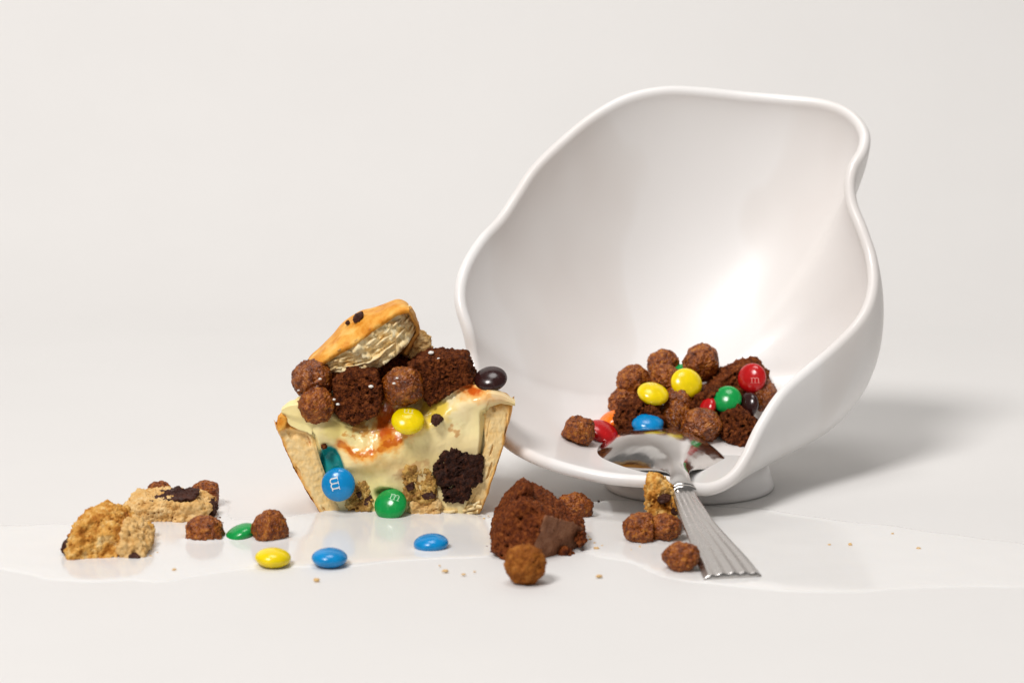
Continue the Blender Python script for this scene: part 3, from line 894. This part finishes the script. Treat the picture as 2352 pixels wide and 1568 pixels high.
candy(W(1127, 870, 3), 'brown', 'shiny dark brown candy sitting on the right rim of the pie', 'candies on the pie', (-0.12, -0.52, 0.85), 0.2)
candy(W(937, 966, -5.0), 'yellow', 'yellow candy with a white letter on the custard under the puff', 'candies on the pie', (0.06, -0.62, 0.78), 0.0, 13.2, ('print_yellow', 0.80, (0.2, 2.3), math.pi - 0.15, 1.0))
candy(W(777, 1112, -4.6), 'blue', 'blue candy with a white letter stuck in the cut custard', 'candies on the pie', (-0.10, -0.93, 0.20), 0.0, 13.6, ('print', 1.05, (-0.9, 0.4), math.pi / 2 + 0.25, 1.0))
candy(W(897, 1158, -5.2), 'green', 'green candy with a white letter at the bottom of the cut pie', 'candies on the pie', (-0.25, -0.78, 0.60), 0.0, 13.4, ('print_green', 0.80, (2.3, 2.0), -0.15, 1.0))
for i, (px, py, y, s) in enumerate([(1008, 824, 2.5, 0.9), (744, 905, -3, 0.6), (852, 887, -3.5, 1.0), (767, 917, -3.5, 0.7), (686, 896, 3, 0.6), (776, 928, -3.5, 0.8), (990, 810, 5, 1.2), (905, 880, -8, 0.7), (912, 868, -7, 0.6), (735, 870, 0.5, 0.7)]):
    D, F = ico(3)
    V = D * (1 + 0.25 * noise(D, 2, i)[:, None]) * [s, s * .8, s * .6]
    o = part('salt_flake', V + W(px, py, y), F, M['salt'], None, W(px, py, y))
    tag(o, 'tiny white salt flake on the pie topping', 'salt', 'salt flakes on the pie topping')

# ------------------------------------------------------------------ food in the bowl
G1 = 'cereal puffs in the bowl'
_I = inner[:int(TB * 0.85)].reshape(-1, 3)
_d = _I - CAM
_f = _d @ FWD
IPX = 1176 + _d[:, 0] / _f * FOCAL / SENSOR * 2352
IPY = 784 - (_d @ UPV) / _f * FOCAL / SENSOR * 2352
IY = np.where(_I[:, 1] > 40, _I[:, 1], 999)
def B(px, py, dy=0.0, gap=5.5):                                # a place on the slope of the heap, dy mm behind its surface
    z = np.interp(py, [835, 870, 905, 930, 960, 995], [45.5, 40, 35, 30.3, 25, 21.8])
    y = Z(px, py, z)[1] + dy
    k = np.argmin((IPX - px) ** 2 + (IPY - py) ** 2)   # the bowl wall seen at that point
    return W(px, py, min(y, IY[k] - gap))
def bpuff(px, py, rpx, dy, label, kind='n', sq=(1, 1, 1)):
    p = B(px, py, dy, rpx * 0.19 * 1.15)
    return puff(p, rpx * MPP(p[1]), label, G1, kind, sq)
bpuff(1328, 993, 40, 0, 'lone cocoa puff at the left end of the cereal in the bowl')
bpuff(1455, 876, 39, 2, 'cocoa puff at the left shoulder of the bowl heap above a yellow candy')
bpuff(1523, 842, 40, 3, 'highest left cocoa puff at the back of the bowl heap')
bpuff(1530, 872, 36, -2, 'cocoa puff just below the highest left puff in the bowl')
bpuff(1610, 834, 43, 0, 'dark cocoa puff at the top of the bowl heap behind the round yellow candy')
bpuff(1434, 926, 38, 6, 'half hidden cocoa puff behind the dark cake at the left of the bowl heap')
bpuff(1566, 920, 41, -2, 'wet glossy cocoa puff below the round yellow candy in the bowl', 'w')
bpuff(1554, 953, 38, -4, 'wet cocoa puff right of the blue candy in the bowl', 'w')
bpuff(1614, 976, 46, -5, 'largest wet cocoa puff just above the spoon in the bowl', 'w', (1.05, 1, 0.85))
bpuff(1607, 918, 36, 4, 'cocoa puff wedged behind the small red candy in the bowl heap', 'w')
bpuff(1752, 908, 38, 0, 'wet cocoa puff under the red candy at the right wall of the bowl', 'w')
G2 = 'brownie chunks'
def by(px, py, dy): return float(B(px, py, dy, 10.0)[1])
chunk('brownie_chunk', [(1405, 965), (1422, 925), (1470, 908), (1512, 925), (1530, 955), (1505, 992), (1430, 998)], by(1465, 950, 3), 22, 'brownie', 'ragged', seed=33, sub=6, label='ragged dark brownie piece behind the blue candy in the bowl', cat='brownie', group=G2)
chunk('brownie_chunk', [(1610, 920), (1640, 870), (1680, 840), (1730, 825), (1758, 850), (1765, 880), (1720, 905), (1660, 930)], by(1690, 880, 6), 20, 'brownie_red', 'ragged', seed=41, sub=6, label='long brownie piece under the upper red candy in the bowl', cat='brownie', group=G2)
chunk('brownie_chunk', [(1575, 930), (1600, 895), (1650, 890), (1668, 930), (1640, 965), (1595, 965)], by(1620, 930, 2), 16, 'brownie', 'ragged', seed=58, sub=6, label='brownie bit deep in the bowl heap behind the red and green candies', cat='brownie', group=G2)
chunk('brownie_chunk', [(1655, 965), (1668, 935), (1695, 930), (1725, 950), (1740, 975), (1715, 1008), (1680, 1018), (1660, 995)], by(1690, 970, 0), 18, 'brownie', 'ragged', seed=47, sub=6, label='milk-soaked brownie piece under the green candy by the right bowl rim', cat='brownie', group=G2)
G3 = 'candies in the bowl'
candy(B(1384, 991, -2), 'red', 'red candy next to the lone puff at the left of the bowl', G3, (0.35, -0.35, 0.85), 0, 13.8)
candy(B(1402, 965, 2), 'orange', 'orange candy edge peeking out behind the left red candy in the bowl', G3, (-0.5, -0.2, 0.8), 0, 12)
candy(B(1487, 971, -6), 'blue', 'blue candy just above the spoon in the bowl', G3, (0, -0.3, 0.95), 0, 13.8)
candy(B(1500, 904, -8), 'yellow', 'flat lying left yellow candy in the bowl heap', G3, (0.18, -0.42, 0.88), 0, 13.6, ('print_yellow', 0.7, (0.3, 3.0), 0.0, 0.9))
candy(B(1577, 880, -8), 'yellow', 'round yellow candy facing out near the top of the bowl heap', G3, (0.22, -0.80, 0.55), 0, 13.8)
candy(B(1670, 917, -9), 'green', 'green candy on the right of the bowl heap', G3, (-0.25, -0.75, 0.6), 0, 12.6)
candy(B(1727, 868, -12), 'red', 'upper red candy with a faint letter at the right of the bowl heap', G3, (-0.45, -0.80, 0.30), 0, 12.8, ('print_red', 0.75, (3.0, -1.2), 0.1, 0.9))
candy(B(1622, 938, -8), 'red', 'small red candy wedged in the centre right of the bowl heap', G3, (-0.7, -0.4, 0.4), 0, 11.0)
candy(B(1717, 930, -9), 'brown', 'dark brown candy standing against the right bowl wall', G3, (-0.75, -0.62, 0.35), 0, 11.5)
candy(B(1556, 858, 2), 'green', 'hidden green candy edge behind the round yellow candy in the bowl', G3, (-0.2, -0.5, 0.8), 0, 11)

# ------------------------------------------------------------------ spoon
E = Z(1684, 1322, 2.2)
SB = W(1563, 1108, -22)
spoon = thing('spoon', E * [1, 1, 0], 'silver spoon with a fluted handle lying upside down over the bowl rim', 'spoon')
SBASE = E * np.array([1, 1, 0])
def loft(name, secs, n, shape, mat, root=spoon, base=SBASE, closed=True, cap=True):
    """secs: list of (spine xyz, half width, params...) ; shape(j, params) -> list of (a, b) local offsets"""
    S = catmull([list(s) for s in secs], n)
    pos = S[:, :3]
    tg = np.gradient(pos, axis=0); tg /= np.linalg.norm(tg, axis=1)[:, None]
    side = np.cross(tg, [0, 0, 1.0]); side /= np.linalg.norm(side, axis=1)[:, None]
    up = np.cross(side, tg)
    V = []
    for i in range(n):
        for a, b in shape(S[i, 3:], i / (n - 1)):
            V.append(pos[i] + side[i] * a + up[i] * b)
    nc = len(V) // n
    F = grid_faces(n, nc, True)
    if cap:
        F.append(tuple(range(nc))[::-1]); F.append(tuple(range((n - 1) * nc, n * nc)))
    return part(name, V, F, M[mat], root, base)
def dome(p, f):
    w, d, t = p
    k = 44
    a = np.linspace(-1, 1, k)
    ro = -0.03 * min(1.0, w / 20.0) ** 2 * w
    topc = [(w * x, -d * abs(x) ** 2.3 + ro * x) for x in a]
    botc = [(w * 0.97 * x, -d * abs(x) ** 2.3 + ro * x - t * (1 - 0.6 * abs(x) ** 4)) for x in a[::-1]]
    return topc + botc
sp = [(*W(1566, 1114, -24), 4.3, 1.2, 2.6), (*W(1563, 1096, -19), 4.0, 1.0, 2.6), (*W(1560, 1078, -12), 4.0, 1.2, 2.4), (*W(1554, 1056, 0), 6.6, 4.2, 2.0),
      (*W(1546, 1032, 10), 13.0, 8.6, 1.6), (*W(1534, 1008, 21), 22.0, 12.6, 1.4), (*W(1521, 991, 32), 28.5, 13.5, 1.3), (*W(1510, 983, 43), 29.5, 12.8, 1.3), (*W(1502, 982, 53), 24.5, 9.0, 1.3), (*W(1495, 989, 61), 14, 4.6, 1.3), (*W(1490, 1002, 66), 3, 1.5, 1.2)]
loft('bowl', sp, 110, dome, 'steel')
def flute(p, f):
    w, amp, t = p
    k = 101
    a = np.linspace(-1, 1, k)
    def prof_(x):
        return amp * 0.42 * (0.5 + 0.5 * np.cos(x * math.pi * 5))  - 0.10 * w * abs(x) ** 2.5
    top = [(w * x, prof_(x)) for x in a]
    bot = [(w * x, prof_(x) * 0.5 - t * (1 - 0.5 * abs(x) ** 6)) for x in a[::-1]]
    return top + bot
hs = [(*W(1567, 1120, -26), 4.4, 0.45, 2.8), (*W(1581, 1150, -41), 4.9, 0.6, 2.8), (*W(1602, 1190, -57), 5.9, 0.8, 2.7), (*W(1630, 1233, -73), 7.6, 1.05, 2.7), (*W(1659, 1277, -89), 9.6, 1.3, 2.8), (*W(1684, 1317, -103), 10.7, 1.5, 3.0)]
loft('handle', hs, 120, flute, 'steel_worn')
def oval(p, f):
    w, h, _ = p
    return [(w * math.cos(t), h * math.sin(t) - 1.2) for t in np.linspace(0, 2 * math.pi, 40, endpoint=False)]
for (p0, p1, w) in (((1566, 1109, -22.6), (1568.5, 1114.5, -25.2), 5.0), ((1568.5, 1115.5, -25.6), (1571.5, 1121, -28.2), 5.3)):
    a, b2 = W(*p0), W(*p1)
    secs = [(*(a + (b2 - a) * f), w * (0.86 + 0.14 * math.sin(math.pi * f)), 1.7 + 0.5 * math.sin(math.pi * f), 0) for f in np.linspace(0, 1, 6)]
    loft('collar_ring', secs, 14, oval, 'steel')

# ------------------------------------------------------------------ food on the table
G4 = 'cereal puffs on the table'
def on_table(px, py, r, sink=1.0):
    return Z(px, py, r * sink)
TP = []
def tpuff(px, py, rpx, sink, label, kind='n', sq=(1, 1, 1)):
    p0 = Z(px, py, rpx * .17)
    r = rpx * MPP(p0[1])
    p = Z(px, py, r * sink)
    TP.append((p[0], p[1], r * math.sqrt(max(1 - sink * sink, 0.05))))
    return puff(p, r, label, G4, kind, sq)
tpuff(366, 1130, 29, 0.8, 'small cocoa puff behind the pale cookie slab, on the left')
tpuff(478, 1134, 37, 0.8, 'cocoa puff behind the right end of the pale cookie slab', 'n', (1, 1, 0.85))
tpuff(470, 1224, 44, 0.35, 'cocoa puff half sunk in milk in front of the pale cookie slab')
tpuff(620, 1214, 45, 0.6, 'cocoa puff in the milk between the green and yellow candies', 'n')
tpuff(1207, 1295, 48, 0.95, 'round dry cocoa puff right at the front before the big brownie', 'd')
tpuff(1318, 1166, 43, 0.55, 'cocoa puff half hidden behind the big brownie', 'n', (1, 1, 0.8))
tpuff(1474, 1214, 43, 0.75, 'left half of the joined pair of cocoa puffs by the spoon handle', 'n', (1, 1, 0.85))
tpuff(1524, 1212, 44, 0.75, 'right half of the joined pair of cocoa puffs by the spoon handle', 'n', (1.0, 1, 0.83))
tpuff(1566, 1280, 43, 0.80, 'cocoa puff standing right against the spoon handle at the front', 'n', (1, 1, 0.9))
G5 = 'candies on the table'
def tcandy(px, py, colr, label, normal=(0, 0, 1), sink=3.1, d=13.3):
    p = Z(px, py, sink)
    TP.append((p[0], p[1], 4.5))
    return candy(p, colr, label, G5, normal, random.uniform(0, 6), d)
tcandy(551, 1226, 'green', 'green candy tipped in the milk left of a cocoa puff', (-0.42, -0.05, 0.9), 1.6)
tcandy(627, 1280, 'yellow', 'yellow candy lying flat at the front of the milk', (0.05, -0.05, 1), 3.3)
tcandy(757, 1280, 'blue', 'blue candy lying at the front, right of the yellow one', (0.02, -0.05, 1), 3.3)
tcandy(990, 1247, 'blue', 'blue candy in the milk in front of the pie, nearer the big brownie', (-0.06, -0.06, 1), 2.4)
# cookies
def gy(px, py): return float(Z(px, py, 0)[1])
c1 = gy(250, 1280) + 14
ck = chunk('cookie_chunk', [(166, 1250), (170, 1212), (194, 1184), (235, 1168), (268, 1178), (304, 1206), (338, 1232), (336, 1260), (308, 1284), (250, 1286), (200, 1276), (172, 1266)], c1, 30, 'cookie', 'cookie', seed=61, fslope=0.25, ftilt=0.25, label='golden baked cookie chunk in the milk at the far left', cat='cookie', group='cookie chunks')
cb = np.array(ck.location) / MM
chunk('pale_crumb_side', [(282, 1240), (288, 1195), (305, 1198), (332, 1218), (349, 1238), (345, 1262), (318, 1280), (290, 1272)], c1 - 3, 25, 'cookie_pale', 'cookie', ck, cb, seed=66, sub=6)
chunk('chocolate_chip', [(143, 1256), (150, 1240), (166, 1238), (172, 1256), (160, 1265), (146, 1264)], c1 - 9, 8, 'chocolate', 'fine', ck, cb, seed=3, sub=5)
chunk('chocolate_chip', [(160, 1268), (172, 1260), (186, 1266), (180, 1276), (168, 1276)], c1 - 12, 6, 'chocolate', 'fine', ck, cb, seed=5, sub=5)
chunk('chocolate_chip', [(298, 1272), (312, 1268), (322, 1276), (314, 1286), (302, 1284)], c1 - 15, 5, 'chocolate', 'fine', ck, cb, seed=7, sub=5)
c2 = gy(385, 1200) + 12
ck = chunk('cookie_chunk', [(272, 1186), (285, 1160), (305, 1140), (335, 1134), (400, 1136), (460, 1140), (486, 1148), (486, 1188), (440, 1196), (380, 1198), (320, 1202), (290, 1202)], c2, 26, 'cookie_pale', 'cookie', seed=71, ftilt=0.1, label='pale cookie slab with a chocolate smear on top behind the golden cookie chunk', cat='cookie', group='cookie chunks')
cb = np.array(ck.location) / MM
chunk('chocolate_smear', [(350, 1141), (372, 1134), (420, 1131), (456, 1133), (452, 1138), (420, 1140), (385, 1143), (360, 1144)], c2 - 2, 18, 'chocolate', 'cookie', ck, cb, seed=4, sub=6)
chunk('chocolate_smear', [(482, 1150), (496, 1146), (494, 1165), (498, 1180), (484, 1180)], c2 - 2, 8, 'chocolate', 'ragged', ck, cb, seed=14, sub=5)
# big brownie at the front
b1 = gy(1235, 1288) + 20
BPOLY = [(1126, 1240), (1142, 1190), (1180, 1140), (1198, 1122), (1235, 1135), (1270, 1158), (1310, 1180), (1340, 1200), (1342, 1240), (1305, 1280), (1262, 1292), (1200, 1280), (1150, 1262)]
FN = np.array((0.70, -0.66, -0.22)); FN /= np.linalg.norm(FN)
bc, BV, BN, BF = chunk_geo(BPOLY, b1, 40, 'brownie', 81, fslope=-0.35, ftilt=0.22, extra=[(tuple(FN), 13.6)])
skin = sstep(12.8, 13.4, BV @ FN + 0.35 * noise(BV, 0.25, 8))
BV = BV + (roughen(BV, BN, 'brownie', 81) - BV) * (1 - 0.78 * skin)[:, None]
bk_ = part('brownie_chunk', BV + bc, BF, M['brownie_red'], None, bc)
tag(bk_, 'big porous brownie chunk standing behind the front cocoa puff', 'brownie', 'brownie chunks')
bk_.data.materials.append(M['brownie_skin'])
bk_.data.polygons.foreach_set('material_index', (skin[BF].mean(1) > 0.5).astype(np.int32))
bb = np.array(bk_.location) / MM
chunk('crumb_tip', [(1185, 1140), (1192, 1122), (1204, 1118), (1213, 1114), (1218, 1122), (1222, 1140)], b1 - 4, 9, 'brownie_red', 'ragged', bk_, bb, seed=9, sub=6)
chunk('torn_corner', [(1316, 1232), (1326, 1212), (1342, 1215), (1345, 1240), (1330, 1248)], b1 - 2, 10, 'brownie_red', 'ragged', bk_, bb, seed=19, sub=5)
chunk('torn_corner', [(1278, 1282), (1300, 1255), (1318, 1262), (1315, 1284)], b1 - 6, 10, 'brownie_red', 'ragged', bk_, bb, seed=29, sub=5)
# cookie stick by the spoon
c3 = -27.0
ck = chunk('cookie_chunk', [(1480, 1212), (1484, 1150), (1478, 1128), (1478, 1105), (1492, 1092), (1512, 1090), (1532, 1104), (1544, 1120), (1552, 1148), (1556, 1212)], c3, 15, 'cookie', 'cookie', seed=91, sub=6, label='upright golden cookie piece between the bowl and the spoon handle', cat='cookie', group='cookie chunks')
cb = np.array(ck.location) / MM
chunk('chocolate_chip', [(1510, 1138), (1522, 1132), (1540, 1135), (1538, 1148), (1520, 1152), (1510, 1148)], c3 - 6, 6, 'chocolate', 'fine', ck, cb, seed=12, sub=5)
chunk('chocolate_chip', [(1540, 1150), (1552, 1148), (1560, 1165), (1552, 1180), (1540, 1172)], c3 - 4, 8, 'chocolate', 'fine', ck, cb, seed=13, sub=5)
# crumbs
crumbs = [(400, 1307, 1.0, 'c'), (727, 1331, 1.1, 'c'), (1023, 1310, 1.1, 'c'), (1010, 1298, .5, 'c'), (1376, 1322, .9, 'c'), (1370, 1258, 1.0, 'c'), (1355, 1238, .7, 'c'), (1432, 1204, .5, 'b'), (1500, 1170, .6, 'b'), (1470, 1255, .6, 'c'), (1065, 1318, .7, 'c'), (1090, 1312, .5, 'c'), (1905, 1250, .6, 'c'), (1953, 1250, .9, 'c'), (2050, 1225, .5, 'c'), (2110, 1258, .7, 'c'), (1375, 1150, .6, 'b'), (1352, 1232, .5, 'c'), (1366, 1246, .4, 'c'), (1383, 1252, .35, 'c'), (1340, 1262, .4, 'b'), (1128, 1266, .45, 'b'), (1118, 1254, .35, 'b'), (346, 1276, .5, 'c'), (362, 1268, .35, 'c'), (505, 1188, .5, 'b'), (512, 1200, .4, 'b'), (1112, 1190, .5, 'c'), (1122, 1184, .35, 'c'), (1580, 1316, .4, 'c'), (1450, 1262, .35, 'c')]
for i, (px, py, s, k) in enumerate(crumbs):
    s *= 0.78
    D, F = ico(3)
    V = D * (1 + 0.6 * noise(D, 1.7, i + 60)[:, None] + 0.25 * noise(D, 4, i)[:, None]) * [s * random.uniform(0.9, 1.5), s * random.uniform(0.7, 1.2), s * random.uniform(0.5, 0.8)]
    p = Z(px, py, 0.5 + s * 0.4)
    o = part('crumb', V + p, F, M['cookie_pale' if k == 'c' else 'brownie'], None, p)
    where = ('beside the golden cookie chunk at the left' if px < 420 else 'next to the half sunk puff at the left' if px < 600 else 'in front of the two front candies' if px < 900 else
             'on the bare table between the pie and the big brownie' if px < 1112 else 'at the left foot of the big brownie' if px < 1130 else 'right of the big brownie' if px < 1440 else 'near the pair of puffs by the spoon' if px < 1700 else 'on the wet table right of the spoon handle')
    tag(o, ('tiny golden cookie crumb ' if k == 'c' else 'tiny dark cake crumb ') + where, 'crumb', 'loose golden crumbs' if k == 'c' else 'loose dark crumbs')

# ------------------------------------------------------------------ spilled milk
PUD = [(-140, 1212), (0, 1206), (150, 1204), (260, 1196), (330, 1170), (420, 1150), (505, 1146), (525, 1165), (545, 1192), (610, 1188), (690, 1180), (740, 1172), (900, 1165), (1060, 1172), (1120, 1186), (1160, 1182), (1240, 1160), (1300, 1152), (1362, 1152), (1400, 1148),
       (1500, 1152), (1620, 1160), (1700, 1164), (1790, 1172), (1900, 1187), (2050, 1207), (2200, 1228), (2400, 1258), (2500, 1280), (2500, 1340), (2352, 1346), (2200, 1352), (2050, 1354), (1900, 1360), (1800, 1360), (1700, 1348), (1600, 1338), (1520, 1322), (1440, 1290), (1360, 1272), (1300, 1262), (1160, 1262), (1120, 1276), (1060, 1284), (960, 1288), (860, 1296), (800, 1300), (700, 1304), (620, 1304), (540, 1312), (470, 1322), (350, 1337), (220, 1340), (100, 1328), (0, 1308), (-140, 1296)]
Pp = np.array([Z(x, y, 0)[:2] for x, y in PUD])
step = 1.25
gx = np.arange(Pp[:, 0].min() - 6, Pp[:, 0].max() + 6, step)
gyv = np.arange(Pp[:, 1].min() - 6, Pp[:, 1].max() + 6, step)
GX, GY = np.meshgrid(gx, gyv)
Q = np.stack([GX.ravel(), GY.ravel()], 1)
Q3 = np.concatenate([Q, np.zeros((len(Q), 1))], 1)
wob = np.stack([noise(Q3, 0.05, 5), noise(Q3, 0.05, 15)], 1) * 3.5
Qw = Q + wob
dist = np.full(len(Q), 1e9); inside = np.zeros(len(Q), bool)
for i in range(len(Pp)):
    a, b = Pp[i], Pp[(i + 1) % len(Pp)]
    e = b - a
    t = np.clip(((Qw - a) @ e) / (e @ e), 0, 1)
    dd = np.linalg.norm(Qw - (a + t[:, None] * e), axis=1)
    dist = np.minimum(dist, dd)
    cond = ((a[1] > Qw[:, 1]) != (b[1] > Qw[:, 1])) & (Qw[:, 0] < (b[0] - a[0]) * (Qw[:, 1] - a[1]) / (b[1] - a[1] + 1e-12) + a[0])
    inside ^= cond
sd = np.where(inside, dist, -dist)
Hm, wm = 0.6, 9.0
tcl = np.clip(sd / wm, 0, 1)
hgt = np.where(sd > 0, Hm * np.sqrt(np.clip(1 - (1 - tcl) ** 2, 0, 1)), sd * 0.7)
hgt += np.where(sd > 0, 0.10 * noise(Q3, 0.06, 2) * tcl, 0)
for (x, y, r) in TP:
    dd = np.hypot(Q[:, 0] - x, Q[:, 1] - y) - r
    hgt += np.where(sd > 1, 1.0 * np.exp(-np.clip(dd, 0, 99) / 1.6) * tcl, 0)
dd = np.where(Q[:, 1] < 0, -Q[:, 1], 0) + np.maximum(np.abs(Q[:, 0] - 2) - 30, 0)
hgt += np.where(sd > 1, 1.4 * np.exp(-dd / 3.0) * tcl, 0)
Vv = np.concatenate([Q, hgt[:, None]], 1)
nc, nr = len(gx), len(gyv)
keep = (sd > -2.2).reshape(nr, nc)
idm = -np.ones(nr * nc, int)
kc = keep[:-1, :-1] & keep[1:, :-1] & keep[:-1, 1:] & keep[1:, 1:]
ii, jj = np.nonzero(kc)
Fq = np.stack([ii * nc + jj, ii * nc + jj + 1, (ii + 1) * nc + jj + 1, (ii + 1) * nc + jj], 1)
used = np.unique(Fq)
idm[used] = np.arange(len(used))
o = part('milk_puddle', Vv[used], idm[Fq], M['milk'], None, (60, -40, 0))
tag(o, 'wide thin puddle of white milk spilled across the table around the pie and spoon', 'milk')
